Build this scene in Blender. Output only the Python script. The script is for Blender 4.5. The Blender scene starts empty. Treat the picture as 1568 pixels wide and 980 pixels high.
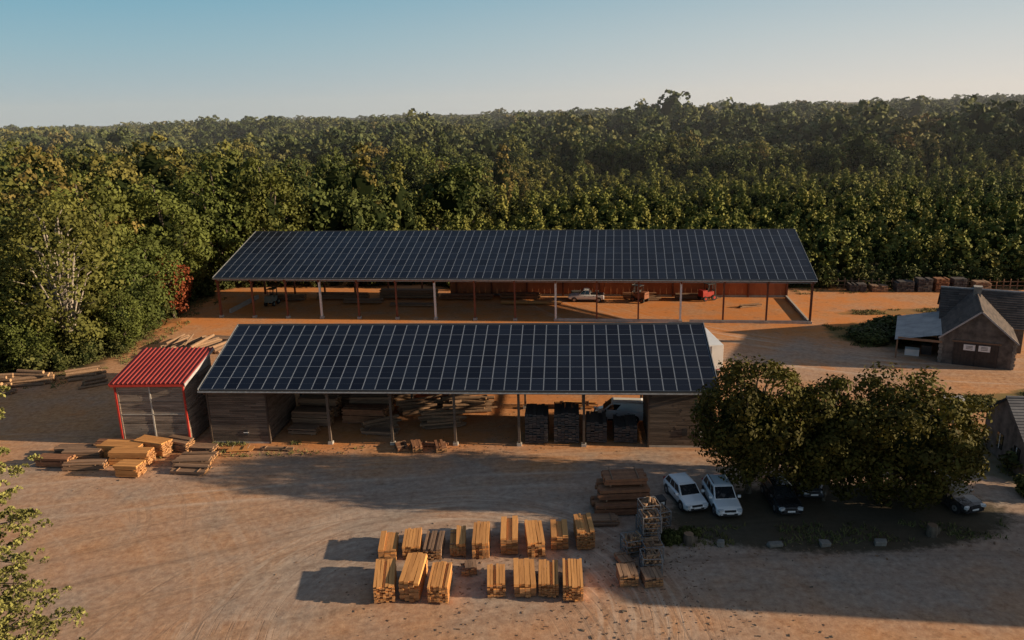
import bpy, math, random
import numpy as np
from mathutils import Matrix, Vector, noise as mnoise
random.seed(7); rng=np.random.default_rng(7)
scn=bpy.context.scene; root=scn.collection
R=math.radians

# ---------------------------------------------------------------- materials
def newmat(name):
    m=bpy.data.materials.new(name); m.use_nodes=True
    nt=m.node_tree; b=nt.nodes['Principled BSDF']
    return m,nt,b
def N(nt,t,**k):
    n=nt.nodes.new(t)
    for a,v in k.items(): setattr(n,a,v)
    return n
def L(nt,a,b): nt.links.new(a,b)
def mth(nt,op,a,b=None,c=None,clamp=False):
    n=nt.nodes.new('ShaderNodeMath'); n.operation=op; n.use_clamp=clamp
    for i,v in enumerate((a,b,c)):
        if v is None: continue
        if isinstance(v,(int,float)): n.inputs[i].default_value=v
        else: L(nt,v,n.inputs[i])
    return n.outputs[0]
def mixc(nt,f,a,b,bt='MIX'):
    n=nt.nodes.new('ShaderNodeMix'); n.data_type='RGBA'; n.blend_type=bt
    for s,v in ((0,f),(6,a),(7,b)):
        if isinstance(v,(int,float)): n.inputs[s].default_value=v
        elif isinstance(v,tuple): n.inputs[s].default_value=(*v,1)
        else: L(nt,v,n.inputs[s])
    return n.outputs[2]
def noi(nt,vec,scale,detail=4,rough=.55):
    n=nt.nodes.new('ShaderNodeTexNoise'); n.inputs['Scale'].default_value=scale
    n.inputs['Detail'].default_value=detail; n.inputs['Roughness'].default_value=rough
    if vec is not None: L(nt,vec,n.inputs['Vector'])
    return n.outputs['Fac']
def mrange(nt,v,a,b,c=0.,d=1.,smooth=False):
    n=nt.nodes.new('ShaderNodeMapRange'); n.clamp=True
    if smooth: n.interpolation_type='SMOOTHSTEP'
    L(nt,v,n.inputs[0])
    for i,x in enumerate((a,b,c,d)): n.inputs[1+i].default_value=x
    return n.outputs[0]
def matv(name,A,B,scale=3,rough=.8,metal=0,bump=0,tw=.6,stretch=(1,1,1),spec=.3,nlo=.35,nhi=.65,coat=0):
    m,nt,b=newmat(name)
    tc=nt.nodes.new('ShaderNodeTexCoord'); mp=nt.nodes.new('ShaderNodeMapping'); mp.inputs['Scale'].default_value=stretch
    L(nt,tc.outputs['Object'],mp.inputs['Vector'])
    nf=noi(nt,mp.outputs[0],scale,5,.6); nr=mrange(nt,nf,nlo,nhi)
    at=N(nt,'ShaderNodeAttribute',attribute_name='tint')
    f=mth(nt,'ADD',mth(nt,'MULTIPLY',at.outputs['Fac'],tw),mth(nt,'MULTIPLY',nr,1-tw),clamp=True)
    L(nt,mixc(nt,f,A,B),b.inputs['Base Color'])
    b.inputs['Roughness'].default_value=rough; b.inputs['Metallic'].default_value=metal
    b.inputs['Specular IOR Level'].default_value=spec
    b.inputs['Coat Weight'].default_value=coat
    if bump:
        bm=nt.nodes.new('ShaderNodeBump'); bm.inputs['Strength'].default_value=bump; bm.inputs['Distance'].default_value=.03
        L(nt,nf,bm.inputs['Height']); L(nt,bm.outputs[0],b.inputs['Normal'])
    return m
def foliage(name,cols,hue_noise=.02,trans=0.,w=.62):
    m,nt,b=newmat(name)
    oi=nt.nodes.new('ShaderNodeObjectInfo'); at=N(nt,'ShaderNodeAttribute',attribute_name='tint')
    reg=noi(nt,oi.outputs['Location'],hue_noise,3)
    f=mth(nt,'ADD',mth(nt,'MULTIPLY',oi.outputs['Random'],w),mth(nt,'MULTIPLY',mrange(nt,reg,.3,.7),1-w))
    cr=nt.nodes.new('ShaderNodeValToRGB'); L(nt,f,cr.inputs[0])
    el=cr.color_ramp.elements
    while len(el)<len(cols): el.new(.5)
    for e,(p,c) in zip(el,cols): e.position=p; e.color=(*c,1)
    tt=mrange(nt,at.outputs['Fac'],0,1,.5,1.55)
    mul=nt.nodes.new('ShaderNodeVectorMath'); mul.operation='SCALE'; L(nt,cr.outputs[0],mul.inputs[0]); L(nt,tt,mul.inputs['Scale'])
    L(nt,mul.outputs[0],b.inputs['Base Color']); b.inputs['Roughness'].default_value=.7; b.inputs['Specular IOR Level'].default_value=.12
    if trans:
        tr=nt.nodes.new('ShaderNodeBsdfTranslucent'); L(nt,mixc(nt,1.0,mul.outputs[0],(1.3,1.15,.4),'MULTIPLY'),tr.inputs[0])
        ms=nt.nodes.new('ShaderNodeMixShader'); ms.inputs[0].default_value=trans
        out=nt.nodes['Material Output']; L(nt,b.outputs[0],ms.inputs[1]); L(nt,tr.outputs[0],ms.inputs[2]); L(nt,ms.outputs[0],out.inputs[0])
    return m

M={}
M['forest']=foliage('forest_foliage',[(0,(.030,.044,.013)),(.25,(.05,.064,.017)),(.5,(.078,.09,.022)),(.72,(.11,.108,.028)),(.88,(.14,.10,.03)),(1,(.15,.06,.022))],.012,w=.7)
M['farforest']=foliage('far_forest_foliage',[(0,(.028,.042,.018)),(.3,(.05,.064,.024)),(.55,(.08,.092,.032)),(.8,(.115,.112,.04)),(1,(.135,.085,.038))],.010,w=.6)  # distance haze put into the leaf colours, slightly greyer than the nearer forest
M['plant']=foliage('plantation_foliage',[(0,(.10,.115,.028)),(.5,(.14,.148,.034)),(1,(.20,.18,.045))],.02)
M['yardtree']=foliage('chestnut_foliage',[(0,(.048,.050,.010)),(1,(.072,.064,.013))],.02,.1)
M['lefttree']=foliage('oak_foliage',[(0,(.06,.08,.02)),(.6,(.09,.105,.024)),(.85,(.105,.095,.026)),(1,(.12,.08,.022))],.3,.12)
M['redleaf']=foliage('autumn_foliage',[(0,(.14,.032,.015)),(1,(.17,.05,.02))],.3)
M['pine']=foliage('pine_needles',[(0,(.16,.165,.05)),(1,(.20,.19,.06))],.3)
M['bushm']=foliage('bush_foliage',[(0,(.045,.057,.016)),(1,(.09,.092,.028))],.3)
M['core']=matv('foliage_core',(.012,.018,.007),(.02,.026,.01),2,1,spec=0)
M['bark']=matv('bark',(.08,.065,.05),(.18,.145,.11),4,.95,bump=.5,tw=0,stretch=(1,1,.3))
M['palebark']=matv('pale_bark',(.2,.17,.14),(.34,.30,.25),4,.95,bump=.5,tw=0,stretch=(1,1,.3))
M['grass']=matv('grass_blades',(.07,.09,.025),(.18,.16,.06),2,.9,tw=.8)
M['frame']=matv('panel_frame',(.20,.235,.29),(.28,.32,.38),2,.6,metal=0,spec=.15)
M['deck']=matv('steel_roof_sheet',(.03,.032,.036),(.05,.05,.055),2,.6)
M['whitepost']=matv('white_post_paint',(.55,.55,.53),(.72,.72,.7),3,.6,tw=0)
M['rust']=matv('brown_steel',(.13,.045,.028),(.20,.07,.04),3,.65,tw=.3)
M['redwall']=matv('red_brown_cladding',(.34,.11,.05),(.48,.17,.075),1,.75,tw=.6)
M['board']=matv('weathered_boards',(.050,.038,.030),(.20,.15,.115),1.6,.9,bump=.4,tw=.5,stretch=(.35,1,6))
M['greyboard']=matv('brown_grey_boards',(.10,.076,.06),(.36,.29,.235),1.6,.9,bump=.4,tw=.5,stretch=(.5,1,5))
M['darkboard']=matv('dark_interior_boards',(.05,.035,.028),(.10,.07,.05),2,.9,tw=.6)
M['redroof']=matv('red_metal_roof',(.22,.03,.026),(.31,.055,.046),.9,.5,tw=.5,spec=.3)
M['redtrim']=matv('red_trim',(.38,.03,.022),(.45,.045,.03),2,.5,tw=0)
M['lum']=matv('fresh_lumber',(.74,.36,.12),(.42,.19,.065),2.5,.8,bump=.2,tw=.65,stretch=(4,.6,4))
M['lumend']=matv('lumber_ends',(.46,.25,.11),(.20,.10,.05),6,.85,tw=.7)
M['oldlum']=matv('weathered_lumber',(.38,.23,.14),(.13,.085,.06),2.5,.85,bump=.2,tw=.6,stretch=(4,.6,4))
M['redlum']=matv('red_brown_lumber',(.36,.17,.085),(.16,.075,.045),2.5,.85,bump=.2,tw=.6)
M['darkpack']=matv('dark_plank_pack',(.05,.048,.05),(.12,.10,.09),3,.8,tw=.7)
M['log']=matv('log_bark',(.14,.09,.06),(.32,.20,.12),4,.95,bump=.5,tw=.6)
M['logend']=matv('log_end_grain',(.50,.31,.17),(.32,.19,.1),5,.9,tw=.6)
M['conc']=matv('concrete',(.30,.28,.25),(.46,.43,.39),2,.9,bump=.3,tw=.3)
M['stoneblk']=matv('rough_stone',(.14,.13,.115),(.27,.25,.22),3,.95,bump=.6,tw=.3)
M['stone']=matv('weathered_stone_wall',(.055,.050,.046),(.185,.16,.14),1.3,.95,bump=.6,tw=.0,nlo=.3,nhi=.7)
M['tile']=matv('old_roof_tiles',(.045,.038,.035),(.13,.10,.085),1.3,.9,bump=.6,tw=.6)
M['slate']=matv('grey_slate',(.10,.10,.11),(.19,.19,.20),1.5,.7,bump=.4,tw=.5)
M['fibro']=matv('fibre_cement_roof',(.28,.27,.27),(.46,.44,.43),.8,.85,bump=.2,tw=.3)
M['door']=matv('dark_door_wood',(.05,.04,.035),(.085,.07,.06),2,.8,tw=.4)
M['white']=matv('white_paint',(.72,.72,.71),(.82,.82,.81),1,.35,tw=0,spec=.5)
M['carwhite']=matv('car_paint_white',(.76,.77,.78),(.82,.82,.82),.5,.22,tw=0,spec=.5,coat=.6)
M['cargrey']=matv('car_paint_grey',(.10,.105,.115),(.14,.145,.155),.5,.25,metal=.4,tw=0,spec=.5,coat=.6)
M['carblack']=matv('car_paint_black',(.015,.016,.018),(.03,.03,.033),.5,.2,tw=0,spec=.5,coat=.6)
M['glass']=matv('car_glass',(.012,.015,.018),(.02,.024,.028),.5,.06,tw=0,spec=.7)
M['tyre']=matv('tyre_rubber',(.015,.015,.015),(.035,.033,.03),4,.9,tw=0)
M['rim']=matv('wheel_rim',(.35,.36,.37),(.5,.5,.52),4,.35,metal=.7,tw=0)
M['plastic']=matv('black_plastic',(.02,.02,.022),(.04,.04,.042),3,.55,tw=0)
M['lamp']=matv('headlamp_glass',(.55,.58,.6),(.7,.72,.74),2,.1,tw=0,spec=.7)
M['tail']=matv('tail_lamp',(.35,.01,.01),(.45,.02,.02),2,.2,tw=0,spec=.7)
M['machred']=matv('red_machine_paint',(.26,.02,.015),(.34,.035,.025),2,.5,tw=0)
M['machor']=matv('rusty_machine_paint',(.16,.06,.03),(.24,.09,.04),2,.6,tw=0)
M['wire']=matv('galvanised_steel',(.22,.23,.24),(.34,.35,.36),4,.5,metal=.5,tw=0)
M['greycab']=matv('cabinet_paint',(.16,.19,.17),(.22,.25,.23),1,.6,tw=.2)
m,nt,b=newmat('solar_cells'); M['solar']=m
at=N(nt,'ShaderNodeAttribute',attribute_name='tint')
L(nt,mixc(nt,at.outputs['Fac'],(.005,.007,.015),(.010,.015,.029)),b.inputs['Base Color'])
b.inputs['Roughness'].default_value=.3; b.inputs['Specular IOR Level'].default_value=.22

# ground
m,nt,b=newmat('yard_earth'); M['ground']=m
geo=nt.nodes.new('ShaderNodeNewGeometry'); P=geo.outputs['Position']
sp=nt.nodes.new('ShaderNodeSeparateXYZ'); L(nt,P,sp.inputs[0]); X,Y=sp.outputs[0],sp.outputs[1]
nA=noi(nt,P,.06,4); nB=noi(nt,P,.35,5,.6); nC=noi(nt,P,2.2,6,.7); nD=noi(nt,P,14,4,.7); nE=noi(nt,P,.14,5,.6)
z1=mrange(nt,mth(nt,'ADD',Y,mth(nt,'MULTIPLY',mth(nt,'SUBTRACT',nE,.5),12)),53,60,0,1,True)
z2=mrange(nt,mth(nt,'ADD',Y,mth(nt,'MULTIPLY',mth(nt,'SUBTRACT',nA,.5),14)),41,35,0,.6,True)
z4=mrange(nt,mth(nt,'ADD',X,mth(nt,'MULTIPLY',mth(nt,'SUBTRACT',nA,.5),16)),-10,-22,0,.5,True)
zg=mrange(nt,mth(nt,'ADD',mth(nt,'ABSOLUTE',mth(nt,'SUBTRACT',X,34)),mth(nt,'MULTIPLY',mth(nt,'ABSOLUTE',mth(nt,'SUBTRACT',Y,80)),1.6)),10,24,.5,0,True)
z=mth(nt,'SUBTRACT',mth(nt,'MAXIMUM',mth(nt,'MAXIMUM',z1,z2),z4),zg)
f=mth(nt,'ADD',mth(nt,'ADD',mth(nt,'MULTIPLY',z,.74),.06),mth(nt,'ADD',mth(nt,'MULTIPLY',mth(nt,'SUBTRACT',nE,.5),1.6),mth(nt,'MULTIPLY',mth(nt,'SUBTRACT',nB,.5),.8)),clamp=True)
grey=mixc(nt,mrange(nt,nC,.35,.65),(.25,.212,.182),(.44,.37,.305))
clay=mixc(nt,mrange(nt,nC,.35,.65),(.40,.19,.085),(.63,.355,.18))
col=mixc(nt,f,grey,clay)
zb=mth(nt,'MULTIPLY',mrange(nt,mth(nt,'ADD',mth(nt,'ADD',Y,mth(nt,'MULTIPLY',X,.137)),mth(nt,'MULTIPLY',mth(nt,'SUBTRACT',nB,.5),6)),84,98,.2,1,True),mrange(nt,mth(nt,'ABSOLUTE',mth(nt,'ADD',X,0)),70,44,.45,1,True))
zb=mth(nt,'MAXIMUM',zb,mth(nt,'MULTIPLY',mrange(nt,mth(nt,'ABSOLUTE',mth(nt,'SUBTRACT',Y,68)),12,7,0,.8,True),mrange(nt,mth(nt,'ABSOLUTE',mth(nt,'ADD',X,4)),24,19,0,1,True)))
deep=mth(nt,'MULTIPLY',mrange(nt,noi(nt,P,.22,5,.65),.38,.58,.3,1),mth(nt,'MULTIPLY',zb,.9))
deep=mth(nt,'MAXIMUM',deep,mth(nt,'MULTIPLY',mrange(nt,noi(nt,P,.16,5,.65),.54,.66),mrange(nt,z1,.3,1,.18,.55)))
col=mixc(nt,deep,col,(.62,.23,.065))
def streak(cx,cy,k,r0,r1,seed,lo=.5,hi=.68,av=.8):
    dx=mth(nt,'SUBTRACT',X,cx); dy=mth(nt,'SUBTRACT',Y,cy)
    r=mth(nt,'SQRT',mth(nt,'ADD',mth(nt,'MULTIPLY',dx,dx),mth(nt,'MULTIPLY',dy,dy)))
    a=mth(nt,'ARCTAN2',dy,dx)
    cb=nt.nodes.new('ShaderNodeCombineXYZ'); L(nt,mth(nt,'MULTIPLY',r,k),cb.inputs[0]); L(nt,mth(nt,'MULTIPLY',a,av),cb.inputs[1]); cb.inputs[2].default_value=seed
    n=mrange(nt,noi(nt,cb.outputs[0],1.0,3,.6),lo,hi)
    w=mth(nt,'MULTIPLY',mrange(nt,r,r0-2,r0,0,1,True),mrange(nt,r,r1,r1+4,1,0,True))
    return mth(nt,'MULTIPLY',n,w)
st=mth(nt,'MAXIMUM',streak(-4,37.3,2.2,9,12.5,1.,.46,.6),mth(nt,'MULTIPLY',streak(-46,30,1.8,16,34,5.),.4))
st=mth(nt,'MAXIMUM',st,streak(2,-150,1.2,203,208,9.))
st=mth(nt,'MAXIMUM',st,streak(60,130,1.2,50,60,3.))
st=mth(nt,'MULTIPLY',st,mrange(nt,nE,.38,.6,.1,1))
col=mixc(nt,mth(nt,'MULTIPLY',st,.6),col,(.62,.51,.41))
st2=mth(nt,'MAXIMUM',streak(-8,33,2.4,11,17,21.),streak(20,-60,1.1,100,120,33.))
st2=mth(nt,'MAXIMUM',st2,mth(nt,'MULTIPLY',streak(-38,44,2.2,12,26,41.),.5))
st2=mth(nt,'MAXIMUM',st2,streak(-4,37.3,5.0,10,13,51.,.56,.66,.5))
col=mixc(nt,mth(nt,'MULTIPLY',st2,.42),col,(.17,.12,.09))
blot=mrange(nt,noi(nt,P,.7,6,.75),.55,.72)
col=mixc(nt,mth(nt,'MULTIPLY',blot,.6),col,(.17,.105,.068))
spk=mrange(nt,nD,.62,.76); col=mixc(nt,mth(nt,'MULTIPLY',spk,.3),col,(.62,.50,.40))
spd=mrange(nt,noi(nt,P,7,4,.65),.58,.70); col=mixc(nt,mth(nt,'MULTIPLY',spd,.5),col,(.12,.082,.056))
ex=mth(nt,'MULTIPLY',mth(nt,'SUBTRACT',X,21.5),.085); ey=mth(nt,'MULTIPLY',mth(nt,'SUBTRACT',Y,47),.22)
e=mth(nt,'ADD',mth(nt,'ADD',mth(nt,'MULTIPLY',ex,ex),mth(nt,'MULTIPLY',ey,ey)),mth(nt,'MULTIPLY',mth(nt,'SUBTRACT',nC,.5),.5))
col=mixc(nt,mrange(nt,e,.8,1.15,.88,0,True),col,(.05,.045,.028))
def blob(cx,cy,sx,sy,c,st_=.85):
    global col
    ex=mth(nt,'MULTIPLY',mth(nt,'SUBTRACT',X,cx),1/sx); ey=mth(nt,'MULTIPLY',mth(nt,'SUBTRACT',Y,cy),1/sy)
    e=mth(nt,'ADD',mth(nt,'ADD',mth(nt,'MULTIPLY',ex,ex),mth(nt,'MULTIPLY',ey,ey)),mth(nt,'MULTIPLY',mth(nt,'SUBTRACT',nB,.5),1.6))
    col=mixc(nt,mth(nt,'MULTIPLY',mrange(nt,e,.75,1.1,1,0,True),mrange(nt,nC,.3,.6,.4,st_)),col,c)
blob(44,89,6,5.5,(.085,.095,.028)); blob(47,66.5,9,2.4,(.10,.11,.035)); blob(37,56,3.2,5,(.09,.09,.035),.7); blob(56,99,14,1.6,(.12,.12,.045),.6); blob(52,69,5,1.0,(.11,.12,.04),.7)
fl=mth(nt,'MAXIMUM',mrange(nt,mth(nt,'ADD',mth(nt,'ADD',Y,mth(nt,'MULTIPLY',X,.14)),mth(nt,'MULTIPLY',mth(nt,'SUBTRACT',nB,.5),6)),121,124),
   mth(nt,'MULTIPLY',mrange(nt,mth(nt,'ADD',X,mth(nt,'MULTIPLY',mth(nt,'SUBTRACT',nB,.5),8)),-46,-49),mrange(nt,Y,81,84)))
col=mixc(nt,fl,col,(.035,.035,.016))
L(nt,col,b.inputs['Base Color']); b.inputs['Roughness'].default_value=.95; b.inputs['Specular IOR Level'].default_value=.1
hh=mth(nt,'ADD',mth(nt,'ADD',mth(nt,'MULTIPLY',nC,.6),mth(nt,'MULTIPLY',nD,.2)),mth(nt,'MULTIPLY',st2,-.3))
bm=nt.nodes.new('ShaderNodeBump'); bm.inputs['Strength'].default_value=.4; bm.inputs['Distance'].default_value=.07; L(nt,hh,bm.inputs['Height']); L(nt,bm.outputs[0],b.inputs['Normal'])

# ---------------------------------------------------------------- mesh builder
class MB:
    def __init__(s): s.v=[];s.f=[];s.m=[];s.t=[];s.mats=[]
    def mi(s,k):
        if k not in s.mats: s.mats.append(k)
        return s.mats.index(k)
    def add(s,vs,fs,mat,t=None):
        o=len(s.v); s.v+=[tuple(p) for p in vs]; i=s.mi(mat)
        if t is None: t=random.random()
        for f in fs: s.f.append([o+a for a in f]); s.m.append(i); s.t.append(t)
    def box(s,c,d,mat,rz=0,t=None,Mx=None):
        x,y,z=d[0]/2,d[1]/2,d[2]/2
        vs=[Vector(p) for p in((-x,-y,-z),(x,-y,-z),(x,y,-z),(-x,y,-z),(-x,-y,z),(x,-y,z),(x,y,z),(-x,y,z))]
        Q=Matrix.Translation(c)@Matrix.Rotation(rz,4,'Z')
        if Mx is not None: Q=Q@Mx
        s.add([Q@p for p in vs],[(0,3,2,1),(4,5,6,7),(0,1,5,4),(1,2,6,5),(2,3,7,6),(3,0,4,7)],mat,t)
    def beam(s,a,b,w,h,mat,t=None):
        a=Vector(a);b=Vector(b);d=b-a;ln=d.length
        Q=d.to_track_quat('X','Z').to_matrix().to_4x4()
        s.box((a+b)/2,(ln,w,h),mat,0,t,Q)
    def tube(s,pts,rad,mat,seg=6,cap=None,t=None):
        n=len(pts); vs=[];fs=[]
        for i,p in enumerate(pts):
            p=Vector(p); d=(Vector(pts[min(i+1,n-1)])-Vector(pts[max(i-1,0)])).normalized()
            q=d.to_track_quat('Z','Y')
            for k in range(seg):
                a=2*math.pi*k/seg; vs.append(p+q@Vector((math.cos(a)*rad[i],math.sin(a)*rad[i],0)))
        for i in range(n-1):
            for k in range(seg):
                k2=(k+1)%seg; fs.append((i*seg+k,i*seg+k2,(i+1)*seg+k2,(i+1)*seg+k))
        s.add(vs,fs,mat,t)
        s.add(vs[:seg],[tuple(range(seg))[::-1]],cap or mat,t); s.add(vs[-seg:],[tuple(range(seg))],cap or mat,t)
    def poly(s,pts,mat,t=None): s.add(pts,[tuple(range(len(pts)))],mat,t)
    def inset(s,q,mu,mv,off,mat,t=None):
        a,b,c,d=[Vector(p) for p in q]; n=(b-a).cross(d-a).normalized()*off
        def P(u,v): return a*(1-u)*(1-v)+b*u*(1-v)+c*u*v+d*(1-u)*v+n
        s.poly([P(mu,mv),P(1-mu,mv),P(1-mu,1-mv),P(mu,1-mv)],mat,t)
    def obj(s,name,loc=(0,0,0),rz=0,parent=None,bevel=0,smooth=False,coll=None):
        me=bpy.data.meshes.new(name); me.from_pydata([tuple(v) for v in s.v],[],s.f)
        for k in s.mats: me.materials.append(M[k])
        me.polygons.foreach_set('material_index',s.m)
        a=me.attributes.new('tint','FLOAT','FACE'); a.data.foreach_set('value',s.t)
        if smooth: me.polygons.foreach_set('use_smooth',[True]*len(s.f))
        me.update(); o=bpy.data.objects.new(name,me); (coll or root).objects.link(o)
        o.location=loc; o.rotation_euler=(0,0,rz)
        if parent: o.parent=parent
        if bevel:
            bv=o.modifiers.new('bevel','BEVEL'); bv.width=bevel; bv.segments=2; bv.limit_method='ANGLE'
        return o
def empty(name,loc=(0,0,0),rz=0):
    o=bpy.data.objects.new(name,None); o.location=loc; o.rotation_euler=(0,0,rz); o.empty_display_size=.5; root.objects.link(o); return o

# ---------------------------------------------------------------- terrain
def sstep(a): a=max(0.,min(1.,a)); return a*a*(3-2*a)
def tz(x,y):
    k=sstep((y-125)/500.)
    e=sstep((y-150)/250.)
    u=3.0*math.sin(x*.015+1.3)*math.sin(y*.019+.4)+1.8*math.sin(x*.038+y*.027)
    return k*7.0+e*u+ .0065*x*k
xs=sorted(set(list(np.arange(-70,71,2.))+list(np.arange(-400,401,15.))+list(np.arange(-4000,4001,200.))))
ys=sorted(set(list(np.arange(-60,126,2.5))+list(np.arange(125,700,10.))+list(np.arange(700,1601,50.))+list(np.arange(1600,6001,400.))+[-200.,-100.]))
vs=[(x,y,tz(x,y)) for y in ys for x in xs]; nx=len(xs)
fs=[(j*nx+i,j*nx+i+1,(j+1)*nx+i+1,(j+1)*nx+i) for j in range(len(ys)-1) for i in range(nx-1)]
me=bpy.data.meshes.new('ground'); me.from_pydata(vs,[],fs); me.materials.append(M['ground']); me.polygons.foreach_set('use_smooth',[True]*len(fs))
root.objects.link(bpy.data.objects.new('ground',me))

# ---------------------------------------------------------------- trees
def leaf_mesh(mb,C,Nn,S,T,mat):
    n=len(C); r=rng.normal(size=(n,3)); u=np.cross(Nn,r); u/=np.linalg.norm(u,axis=1)[:,None]+1e-9
    w=np.cross(Nn,u); w/=np.linalg.norm(w,axis=1)[:,None]+1e-9
    S=S[:,None]; a=rng.uniform(.55,1,size=(n,1))
    V=np.stack([C-u*S,C-w*S*a*.8,C+u*S,C+w*S*a],1).reshape(-1,3)
    o=len(mb.v); mb.v+=[tuple(p) for p in V.tolist()]; i=mb.mi(mat)
    for k in range(n): mb.f.append([o+4*k,o+4*k+1,o+4*k+2,o+4*k+3])
    mb.m+=[i]*n; mb.t+=T.tolist()
def ico(mb,c,r,mat,seed=0,jit=.15,t=None):
    import bmesh
    bm=bmesh.new(); bmesh.ops.create_icosphere(bm,subdivisions=1,radius=1)
    rr=random.Random(seed)
    vs=[(c[0]+v.co.x*r[0]*(1+rr.uniform(-jit,jit)),c[1]+v.co.y*r[1]*(1+rr.uniform(-jit,jit)),c[2]+v.co.z*r[2]*(1+rr.uniform(-jit,jit))) for v in bm.verts]
    mb.add(vs,[tuple(v.index for v in f.verts) for f in bm.faces],mat,t); bm.free()
def tree(h,cr,cb,ncl,lpc,ls,mat,seed,bark='bark',shape='round',core=True,limbs=True,clr=(.26,.40),cores=.68):
    global rng
    rng=np.random.default_rng(seed); rr=random.Random(seed); mb=MB()
    cz=(h+cb)/2; rz=(h-cb)/2
    tr=h*.016+.06
    top=(rr.uniform(-.4,.4),rr.uniform(-.4,.4),cz+rz*.3)
    mb.tube([(0,0,-.3),(0,0,.6),(top[0]*.4,top[1]*.4,cb+rz*.3),top],[tr*1.5,tr*1.1,tr*.8,tr*.25],bark,7)
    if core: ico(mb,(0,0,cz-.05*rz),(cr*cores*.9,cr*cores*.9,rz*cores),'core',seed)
    sx,sy=rr.uniform(.85,1.1),rr.uniform(.85,1.1)
    for i in range(ncl):
        zf=1-2*(i+.5)/ncl; zf=zf*.95+rr.uniform(-.08,.08); zf=max(-.97,min(.99,zf))
        a=i*2.399963+rr.uniform(-.45,.45)
        if shape=='round': rad=math.sqrt(max(0,1-zf*zf)); 
        elif shape=='cone': rad=(1-zf)/2*.95+.12; rad=rad*min(1,(zf+1.15)*2.2)
        k=rr.uniform(.54,.94)
        c=np.array([math.cos(a)*rad*cr*k*sx,math.sin(a)*rad*cr*k*sy,cz+zf*rz*(k if shape=='round' else .92)])
        r=cr*rr.uniform(*clr)*(1.0 if shape=='round' else .8)
        if limbs and i%2==0:
            mb.tube([(top[0]*.3,top[1]*.3,cb+rz*.15+abs(zf)*rz*.3),tuple(c*np.array([.55,.55,1])+np.array([0,0,-r*.6])),tuple(c)],[tr*.45,tr*.25,tr*.08],bark,5)
        d=rng.normal(size=(lpc,3)); d/=np.linalg.norm(d,axis=1)[:,None]
        out=c-np.array([0,0,cz]); out=out/(np.linalg.norm(out)+1e-6); out[2]+=.35
        m=(d@out)>-.45; d=d[m]
        pos=c+d*r*rng.uniform(.6,1.15,size=(len(d),1))*np.array([1,1,.85])
        nn=d+rng.normal(size=d.shape)*.4; nn/=np.linalg.norm(nn,axis=1)[:,None]
        T=np.clip(rr.random()*.6+rng.uniform(0,.4,len(d)),0,1)
        leaf_mesh(mb,pos,nn,ls*rng.uniform(.6,1.25,len(d)),T,mat)
    return mb
def lib(colname,specs):
    c=bpy.data.collections.new(colname)
    for i,s in enumerate(specs):
        mb=tree(**s); mb.obj('%s_%s'%(colname,chr(97+i)),coll=c)
    return c
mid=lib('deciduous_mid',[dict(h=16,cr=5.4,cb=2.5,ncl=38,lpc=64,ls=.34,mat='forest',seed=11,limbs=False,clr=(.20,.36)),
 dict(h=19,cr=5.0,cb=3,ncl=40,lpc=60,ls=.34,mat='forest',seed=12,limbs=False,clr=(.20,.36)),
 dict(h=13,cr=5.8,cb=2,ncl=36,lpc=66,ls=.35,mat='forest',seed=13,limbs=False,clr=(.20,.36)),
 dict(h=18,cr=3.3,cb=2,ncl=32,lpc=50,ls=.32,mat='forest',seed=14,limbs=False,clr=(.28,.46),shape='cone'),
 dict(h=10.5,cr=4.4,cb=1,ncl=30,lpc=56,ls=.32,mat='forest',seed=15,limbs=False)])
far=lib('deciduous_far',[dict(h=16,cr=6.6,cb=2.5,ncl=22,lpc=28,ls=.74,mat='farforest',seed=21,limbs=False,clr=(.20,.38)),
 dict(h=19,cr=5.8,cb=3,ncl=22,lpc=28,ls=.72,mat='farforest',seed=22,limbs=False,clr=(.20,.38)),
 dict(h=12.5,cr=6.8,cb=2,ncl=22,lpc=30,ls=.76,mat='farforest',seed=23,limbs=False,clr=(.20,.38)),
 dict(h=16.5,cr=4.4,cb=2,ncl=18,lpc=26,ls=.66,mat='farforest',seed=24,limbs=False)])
pln=lib('plantation_tree',[dict(h=8.6,cr=2.2,cb=.4,ncl=26,lpc=36,ls=.26,mat='plant',seed=31,limbs=False,shape='cone',clr=(.32,.5),cores=.6),
 dict(h=7.4,cr=2.4,cb=.4,ncl=26,lpc=36,ls=.26,mat='plant',seed=32,limbs=False,cores=.6),
 dict(h=9.4,cr=2.0,cb=.4,ncl=28,lpc=34,ls=.25,mat='plant',seed=33,limbs=False,shape='cone',clr=(.32,.5),cores=.6)])
bsh=lib('forest_shrub',[dict(h=3.6,cr=2.0,cb=-.4,ncl=16,lpc=60,ls=.2,mat='bushm',seed=35,limbs=False,clr=(.3,.5)),
 dict(h=4.8,cr=1.9,cb=-.3,ncl=18,lpc=60,ls=.2,mat='bushm',seed=36,limbs=False,clr=(.3,.5))])
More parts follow.
